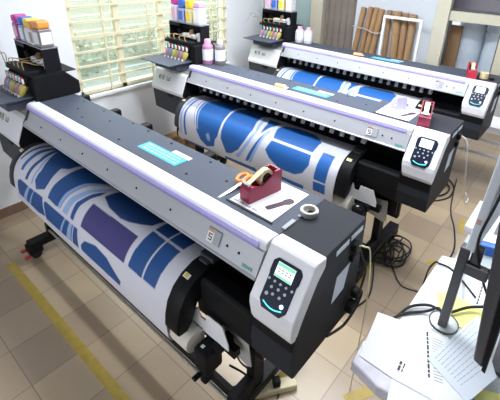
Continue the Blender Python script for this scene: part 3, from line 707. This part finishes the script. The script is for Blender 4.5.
# black coil
pts = []
random.seed(3)
for k in range(60):
    a = k*.93; r = .055+.085*random.random(); cx = 1.915+.05*math.sin(k*.31); cy = 1.64+.06*math.cos(k*.23)
    pts.append((cx+r*math.cos(a)*.85, cy+r*math.sin(a)*1.25, .008+.0010*k*(.5+.5*random.random())))
pts += [(1.88, 1.46, .01), (1.95, 1.30, .008), (2.0, 1.12, .008), (1.96, .95, .008), (1.90, .80, .008)]
cable('tangled coil of black cable on the floor between nearest and middle printer', pts, .006)
cable('loose black lead running from the cable coil back under the middle printer', [(1.86, 1.52, .03), (1.80, 1.62, .012), (1.78, 1.80, .008), (1.70, 1.98, .008), (1.62, 2.05, .008)], .006)
t = thing('power_adapter', 'black plug and looped cable hanging at the side of the nearest end case', 'plug', (2.205, .29, .80))
b = BM(); tube(b, [(0, .05, .24), (.02, .08, .15), (.015, .09, .06), (.02, .045, .0)], .005); obj('lead', b, RUBBER, t, smooth=True)
b = BM(); tube(b, [(.02, .03, -.02), (.015, .09, .01), (.01, .11, -.04), (.005, .07, -.10), (0, .0, -.125), (0, -.09, -.085), (-.0, -.15, -.05)], .006); obj('lead', b, RUBBER, t, smooth=True)
b = BM(); box(b, (-.005, -.02, -.03), (.03, .03, .015)); obj('plug', b, BLACK, t, bevel=.008)
b = BM(); box(b, (-.005, .02, .02), (.03, .06, .06)); obj('plug', b, BLACK, t, bevel=.008)
cable('thin pale yellow cable hanging from the side of the nearest end case', [(2.205, .295, 1.10), (2.235, .30, 1.11), (2.25, .33, 1.06), (2.245, .40, .75), (2.225, .46, .3), (2.21, .50, .005), (2.15, .62, .005)], .0032, mat('pale_yellow_cable', (.72, .70, .42), .5))
cable('pale cable hanging from the side of the middle end case', [on(p2, 2.205, .30, 1.11), (2.24, 1.66, 1.08), (2.25, 1.72, .98), (2.235, 2.10, .55), (2.20, 2.55, .15), (2.18, 2.87, .005), (2.12, 3.0, .005)], .005, PAPER)
cable('two black leads looping on the floor behind the middle end case', [(1.84, 3.15, .006), (1.93, 3.12, .006), (2.01, 3.0, .006), (2.03, 2.80, .006), (1.97, 2.66, .006), (1.88, 2.58, .006), (1.80, 2.62, .006), (1.90, 2.68, .012), (1.98, 2.80, .014), (1.98, 2.95, .012), (1.90, 3.06, .008)], .008)
cable('thin black cable running along the floor from the pale cable to the desk', [(1.98, 3.2, .006), (2.1, 2.6, .006), (2.22, 2.3, .006), (2.30, 2.0, .006), (2.28, 1.7, .006)], .006)
cable('black cable on the floor below the corner of the nearest end case', [(1.70, .10, .14), (1.78, .16, .05), (1.86, .12, .006), (1.92, .02, .006), (1.98, -.02, .006)], .006)
cable('black cable running from under the nearest printer past its right foot', [(1.62, .20, .20), (1.74, .14, .16), (1.84, .22, .05), (1.90, .28, .006), (1.95, .20, .006)], .005)
cable('long black cable running from the coil over the floor and up onto the papers', [(1.93, 1.60, .012), (2.03, 1.48, .007), (2.13, 1.38, .006), (2.24, 1.40, .006), (2.27, 1.33, .05), (2.33, 1.05, .50), (2.385, .86, .735), (2.405, .86, .744), (2.475, .855, .744), (2.60, .75, .744)], .0045)
# small items under the right end
t = thing('power_strip', 'pale power strip with black plugs under the nearest printer end', 'power strip', (1.86, .16, .001), .95)
mk('strip_body', mat('cream_plastic', (.62, .55, .36), .5), t, box, (-.20, -.03, 0), (.20, .03, .04), bevel=.006)
for k in range(3): mk('plug', BLACK, t, box, (-.15+.11*k, -.02, .04), (-.11+.11*k, .02, .085), bevel=.006)
t = thing('cardboard_box', 'small tan cardboard box on the floor under the left end of the middle printer', 'box', (-.55, 1.62, 0), .1)
b = BM(); boxes(b, [((-.11, -.14, 0), (.11, .14, .008)), ((-.11, -.14, 0), (-.104, .14, .18)), ((.104, -.14, 0), (.11, .14, .18)), ((-.104, -.14, 0), (.104, -.134, .18)), ((-.104, .134, 0), (.104, .14, .18))]); obj('box_body', b, CARD, t)
mk('flap', CARD, t, poly3, [(-.11, -.14, .18), (-.11, .14, .18), (-.20, .14, .21), (-.20, -.14, .21)], (0, 0, .004)); mk('flap', CARD, t, poly3, [(.11, -.14, .18), (.11, .14, .18), (.18, .14, .23), (.18, -.14, .23)], (0, 0, .004))

# ------------------------------------------------------------------ cardboard tubes and frame against the back wall
def ctube(i, x0, x1, ztop, r=.030, m=CARD, y0=None):
    lab = TL[i]
    t = thing('cardboard_tube', lab, 'tube', (x0, 0, 0), 0, 'cardboard tubes leaning on the back wall')
    yb = 3.228 if y0 is None else y0; yt = WY-r-.006
    # from z=0 to ztop; x given at z=1.12 and at ztop
    k = (x1-x0)/(ztop-1.12); xb = -1.12*k
    p0 = Vector((xb, yb, .005)); p1 = Vector((xb+k*ztop, yt, ztop))
    b = BM(); M = (p1-p0).to_track_quat('Z', 'Y').to_matrix(); ring(b, p0, r, r*.84, (p1-p0).length, 20, 'z', M); obj('tube_wall', b, m, t, smooth=True)
    c0 = p1-(p1-p0).normalized()*.02
    b = BM(); cyl(b, c0, c0+(p1-p0).normalized()*.004, r*.84, None, 20); obj('bore_shade_disc', b, BORE_SHADE, t)  # dark disc across the mouth, shade of the hollow put into colour
TL = ['leftmost cardboard tube leaning on the back wall', 'second cardboard tube from the left against the back wall', 'third cardboard tube from the left against the back wall',
      'fourth cardboard tube from the left, just left of the white frame edge', 'narrow cardboard tube seen just inside the left edge of the white frame', 'thick cardboard tube in the middle of the white frame', 'second last cardboard tube, reddish, within the white frame', 'rightmost cardboard tube leaning on the back wall']
CARD2 = mat('cardboard_reddish', (.31, .175, .09), .8, noise=.15, nscale=20)
for i, (a, b_, zt_, r, m) in enumerate(((.585, .635, 1.60, .030, CARD), (.672, .720, 1.61, .029, CARD2), (.735, .785, 1.61, .030, CARD), (.80, .845, 1.60, .032, CARD), (.945, .93, 1.60, .026, CARD2), (1.055, 1.025, 1.60, .042, CARD), (1.13, 1.11, 1.59, .032, CARD2), (1.20, 1.195, 1.585, .034, CARD))):
    ctube(i, a, b_, zt_, r, m)
b = BM(); tube(b, [(.55, 3.21, 1.40), (.62, 3.19, 1.395), (.72, 3.195, 1.385), (.82, 3.19, 1.36), (.90, 3.20, 1.37)], .006)
tag(obj('binding_wire', b, GREYINK, smooth=True), 'grey wire binding the left cardboard tubes together', 'wire')
t = thing('picture_frame', 'empty white rectangular picture frame standing in front of the cardboard tubes', 'frame', (.915, 3.16, 0))
for lo, hi, nm in (((0, 0, .4), (.026, .02, 1.56), 'frame_side'), ((.385, 0, .4), (.411, .02, 1.56), 'frame_side'), ((.026, 0, 1.534), (.385, .02, 1.56), 'frame_rail'), ((.026, 0, .4), (.385, .02, .426), 'frame_rail'), ((.0, .0, 0), (.026, .02, .4), 'frame_foot'), ((.385, .0, 0), (.411, .02, .4), 'frame_foot')):
    mk(nm, mat('frame_white', (.82, .82, .80), .4), t, box, lo, hi, bevel=.002)
# wrapped rolls and brown board behind window_3
for x, lab in ((1.68, 'left of two tall rolls in bubble wrap behind the right back window'), (1.945, 'right of two tall rolls in bubble wrap behind the right back window')):
    t = thing('wrapped_roll', lab, 'roll', (x, 3.66, .56), 0, 'bubble wrapped rolls behind the window')
    b = BM(); lathe(b, (0, 0, 0), [(.126, 0), (.13, .02), (.128, .4), (.13, .8), (.127, 1.1), (.13, 1.18), (.12, 1.20)], 28); obj('wrap', b, WRAP, t, smooth=True)
    for z in (.45, .71, .89): b = BM(); ring(b, (0, 0, z), .1318, .128, .012, 28); obj('band', b, mat('clear_tape', (.62, .66, .72), .2), t, smooth=True)
t = thing('white_rack', 'low white metal rack under the wrapped rolls, beyond the farthest printer end', 'rack', (2.0, 3.66, 0))
mk('rack_shelf', WHITE, t, box, (-.40, -.18, .53), (.45, .18, .558))
for z in (.22, .38): mk('rail', WHITE, t, box, (-.40, -.18, z), (.45, -.155, z+.03))
for x in (-.40, .42):
    for y in (-.18, .15): mk('leg', WHITE, t, box, (x, y, 0), (x+.03, y+.03, .53))
b = BM(); box(b, (1.50, 3.50, 0), (1.62, 3.52, 1.5)); tag(obj('brown_board', b, BROWNC), 'upright brown board beside the wrapped rolls behind the right back window', 'board')

# ------------------------------------------------------------------ desk at the right
t = thing('desk', 'grey desk at the right of the room under the papers and monitors', 'desk', (2.9, .8, 0))
mk('desk_top', DESK, t, box, (-.505, -.70, .705), (.60, .12, .735), bevel=.004)
for x in (-.42, .52):
    for y in (-.62, .06): mk('leg', STEELD, t, box, (x-.02, y-.02, 0), (x+.02, y+.02, .705))
t = thing('side_table', 'grey side table beyond the desk, under the blue carton', 'table', (2.9, 1.35, 0))
mk('table_top', DESK, t, box, (-.45, -.40, .705), (.60, .42, .735), bevel=.004)
for x in (-.38, .52):
    for y in (-.34, .36): mk('leg', STEELD, t, box, (x-.02, y-.02, 0), (x+.02, y+.02, .705))
def paper(label, pts, z, m=PAPER, lines=(), name='paper_sheet', thick=.0012, g='papers on the desk'):
    o = BM(); poly3(o, [(x, y, z) for x, y in pts], (0, 0, thick)); o = tag(obj(name, o, m), label, 'paper', g)
    if lines:
        b = BM()
        for (x0, y0, x1, y1, w) in lines:
            a = Vector((x0, y0, z+thick)); c = Vector((x1, y1, z+thick)); d = (c-a); L = d.length; d.normalize(); n = Vector((-d.y, d.x, 0))*w
            s = 0
            while s < L:
                e = min(L, s+random.uniform(.010, .024)); poly3(b, [a+d*s-n, a+d*e-n, a+d*e+n, a+d*s+n], (0, 0, .0004)); s = e+.004
        obj('printed_text', b, INKT if name == 'paper_sheet' else GREYINK, o)
    return o
Zp = .736
paper('long white sheet at the far left of the desk, running up to the grey monitor', [(2.398, .935), (2.49, .97), (2.56, .68), (2.55, .43), (2.39, .40)], Zp)
paper('white sheet with small print lying behind the grey monitor stand', [(2.52, .905), (2.70, .915), (2.72, .66), (2.58, .66)], Zp+.0004, lines=[(2.615, .72, 2.605, .88, .003), (2.64, .72, 2.63, .88, .003), (2.66, .72, 2.655, .86, .002)])
paper('yellow sheet under the grey monitor stand', [(2.455, .665), (2.495, .705), (2.70, .70), (2.66, .56), (2.52, .53)], Zp+.002, YPAPER)
# plastic wrapped ream
t = thing('paper_ream', 'stack of paper in clear plastic at the desk corner, under the white sheets', 'paper stack', (0, 0, 0))
b = BM(); poly3(b, [(2.345, .09, Zp), (2.335, .19, Zp), (2.40, .23, Zp), (2.54, .20, Zp), (2.56, .08, Zp), (2.45, .065, Zp)], (0, 0, .045)); obj('ream_paper', b, PAPERB, t, bevel=.004)
b = BM(); poly3(b, [(2.340, .085, Zp+.003), (2.330, .19, Zp+.003), (2.40, .236, Zp+.003), (2.545, .205, Zp+.003), (2.565, .075, Zp+.003), (2.45, .060, Zp+.003)], (0, 0, .047)); obj('plastic_wrap', b, CLEARP, t, bevel=.006)
Zs = .788
S1 = paper('blank white sheet with faint pencil lines, leftmost on the desk', [(2.318, .345), (2.43, .375), (2.50, .120), (2.352, .122)], Zs, lines=())
S2 = paper('white sheet with bold black printed rule and text, lying on the paper stack', [(2.422, .375), (2.575, .415), (2.72, .15), (2.475, .12)], Zs+.0015, lines=[(2.505, .385, 2.575, .205, .0035), (2.478, .20, 2.483, .155, .004), (2.491, .20, 2.494, .16, .002)])
b = BM()
for k in range(16):
    a = Vector((2.527+.0042*k, .372-.0108*k, Zs+.0027)); 
    poly3(b, [a, a+Vector((.040-.0008*k, .008, 0)), a+Vector((.0405-.0008*k, .0045, 0)), a+Vector((.0008, -.0035, 0))], (0, 0, .0003))
obj('fine_print', b, GREYINK, S2)
S3 = paper('bluish sheet of small print slanting toward the black monitor', [(2.545, .27), (2.635, .60), (2.755, .36), (2.70, .20)], Zs+.004, PAPERB,
      lines=[(2.567+.0125*k, .290-.0052*k, 2.632+.0108*k, .560-.022*k, .0011) for k in range(9)], name='paper_print')
paper('yellow note at the lower right under the black monitor', [(2.705, .32), (2.80, .36), (2.81, .28), (2.73, .23)], Zp+.001, YPAPER)
paper('white sheet lying lowest on the plastic wrapped stack, at the front edge', [(2.47, .15), (2.72, .21), (2.76, .03), (2.50, .02)], .7868)
# grey monitor on a pole
t = thing('monitor', 'light grey monitor seen edge on, on a dark pole rising from the papers', 'monitor', (2.54, .45, 0), 0, 'monitors on the desk')
b = BM(); lathe(b, (0, .02, .790), [(.052, 0), (.052, .004), (.046, .008), (.02, .010)], 32); obj('base', b, mat('base_pale', (.60, .65, .66), .2), t, smooth=True)
b = BM(); ring(b, (0, .02, .7895), .056, .051, .007, 40); obj('base_rim', b, MDARK, t, smooth=True)
mk('pole', MDARK, t, boxes, [((-.017, -.014, .795), (.016, .024, 1.19))], bevel=.005)
mk('bracket', MDARK, t, boxes, [((.01, -.01, 1.08), (.09, .02, 1.13)), ((.02, .0, 1.13), (.055, .03, 1.20))], bevel=.006)
b = BM(); poly3(b, [(-.002, -.012, 1.175), (.028, -.012, 1.180), (.044, -.012, 1.60), (.012, -.012, 1.60)], (.02, .34, 0)); obj('display', b, MGREY, t, bevel=.006)
mk('red_mark', mat('red_print', (.62, .36, .33), .5), t, boxes, [((.007, -.0135, 1.30), (.022, -.0125, 1.32))])
# black monitor
t = thing('monitor', 'dark monitor hanging close at the lower right, seen edge on', 'monitor', (2.69, .20, 0), 0, 'monitors on the desk')
b = BM(); poly3(b, [(-.017, .0, .980), (.012, -.004, .970), (-.032, .0, 1.60), (-.083, .0, 1.60)], (.004, .36, .0)); obj('display', b, MDARK, t, bevel=.006)
b = BM(); poly3(b, [(.0125, -.008, .966), (.024, -.008, .962), (-.004, -.004, 1.60), (-.0315, -.004, 1.60)], (.004, .36, .0)); obj('screen', b, BLACK, t)
mk('stand', MDARK, t, boxes, [((.10, .30, .745), (.14, .34, 1.2)), ((-.0, .30, 1.05), (.12, .335, 1.09)), ((.04, .22, .7355), (.24, .42, .75))], bevel=.006)
# blue items further along the desk
t = thing('ink_carton', 'blue and white carton on the desk behind the grey monitor', 'carton', (2.56, 1.16, .736), .25)
mk('carton_body', BLUEP, t, box, (-.07, -.07, 0), (.06, .05, .055), bevel=.003); mk('carton_top', PAPER, t, box, (-.065, -.03, .055), (.055, .05, .058))
t = thing('blue_bottle', 'blue capped white tub on the desk beyond the blue carton', 'tub', (2.625, 1.40, .736))
b = BM(); lathe(b, (0, 0, 0), [(.05, 0), (.055, .01), (.055, .07), (.045, .08)], 20); obj('tub_body', b, PAPER, t, smooth=True)
b = BM(); lathe(b, (0, 0, 0), [(.056, .08), (.058, .085), (.058, .13), (.05, .137)], 20); obj('tub_lid', b, BLUEP, t, smooth=True)
b = BM(); box(b, (2.42, 1.22, .736), (2.56, 1.55, .775)); tag(obj('paper_pad', b, PAPER, bevel=.004), 'thick white paper pad on the far end of the desk', 'paper pad')
cable('black cable looping over the papers toward the grey monitor', [(2.375, .42, .742), (2.40, .50, .75), (2.46, .56, .752), (2.53, .57, .752), (2.60, .66, .76), (2.72, .74, .78)], .006)
cable('second black cable on the papers, ending at the monitor base', [(2.36, .39, .741), (2.40, .46, .746), (2.46, .52, .750), (2.50, .52, .80), (2.52, .50, .803)], .0055)
cable('black cable running down along the edge of the grey monitor', [(2.60, .42, 1.55), (2.585, .42, 1.40), (2.57, .425, 1.25), (2.60, .45, 1.12), (2.66, .50, .95), (2.70, .55, .742)], .0045)

# ------------------------------------------------------------------ light
W = bpy.data.worlds.new('world'); bpy.context.scene.world = W; W.use_nodes = True
bg = W.node_tree.nodes['Background']; bg.inputs['Color'].default_value = (.86, .93, 1, 1); bg.inputs['Strength'].default_value = 1.3
def area(name, loc, target, sx, sy, power, col):
    l = bpy.data.lights.new(name, 'AREA'); l.shape = 'RECTANGLE'; l.size = sx; l.size_y = sy; l.energy = power; l.color = col
    o = bpy.data.objects.new(name, l); C.objects.link(o); o.location = loc
    o.rotation_euler = (Vector(target)-Vector(loc)).to_track_quat('-Z', 'Y').to_euler(); return o
area('ceiling_tube_or_fill', (1.4, .80, 2.70), (1.4, .80, 0), 2.6, .22, 40, (.91, .955, 1))
area('ceiling_tube_or_fill', (1.1, 1.80, 2.70), (1.1, 1.80, 0), 2.6, .22, 52, (.91, .955, 1))
area('ceiling_tube_or_fill', (2.6, 4.2, 2.70), (2.3, 3.9, 0), 1.2, .2, 26, (.94, .97, 1))  # lamp added to brighten the wrapped rolls in the alcove
area('front_fill', (1.5, -2.4, 1.25), (1.5, 0, .95), 2.4, .8, 16, (.93, .96, 1))  # fill lamp added behind the camera to light the printer fronts
area('window_daylight', (-2.2, 1.6, 3.0), (.2, 1.6, 1.0), 2.2, 1.2, 190, (.94, .97, 1))
s = bpy.data.lights.new('sun', 'SUN'); s.energy = 1.7; s.angle = .2; s.color = (1, .96, .86)
so = bpy.data.objects.new('sun', s); C.objects.link(so); so.rotation_euler = Vector((-.75, .25, -.9)).to_track_quat('-Z', 'Y').to_euler(); so.location = (-3, 2, 5)

# ------------------------------------------------------------------ camera
cam = bpy.data.cameras.new('camera'); co = bpy.data.objects.new('camera', cam); C.objects.link(co)
F = 391.615; CX, CY = 268.0276, 138.4218
cam.sensor_fit = 'HORIZONTAL'; cam.sensor_width = 36; cam.lens = F*36/500
cam.shift_x = (250-CX)/500; cam.shift_y = (CY-200)/500
cam.clip_start = .02
rows = [[0.7682111, 0.6394988, 0.0298824], [0.2942728, -0.3112776, -0.9036093], [-0.5685553, 0.7029563, -0.427314]]
M = Matrix(((rows[0][0], -rows[1][0], -rows[2][0], 2.67383), (rows[0][1], -rows[1][1], -rows[2][1], -.845885), (rows[0][2], -rows[1][2], -rows[2][2], .910669+1.19), (0, 0, 0, 1)))
co.matrix_world = M
bpy.context.scene.camera = co
vs = bpy.context.scene.view_settings
vs.view_transform = 'Standard'; vs.look = 'None'; vs.gamma = 1; vs.use_curve_mapping = False; vs.exposure = 0.5
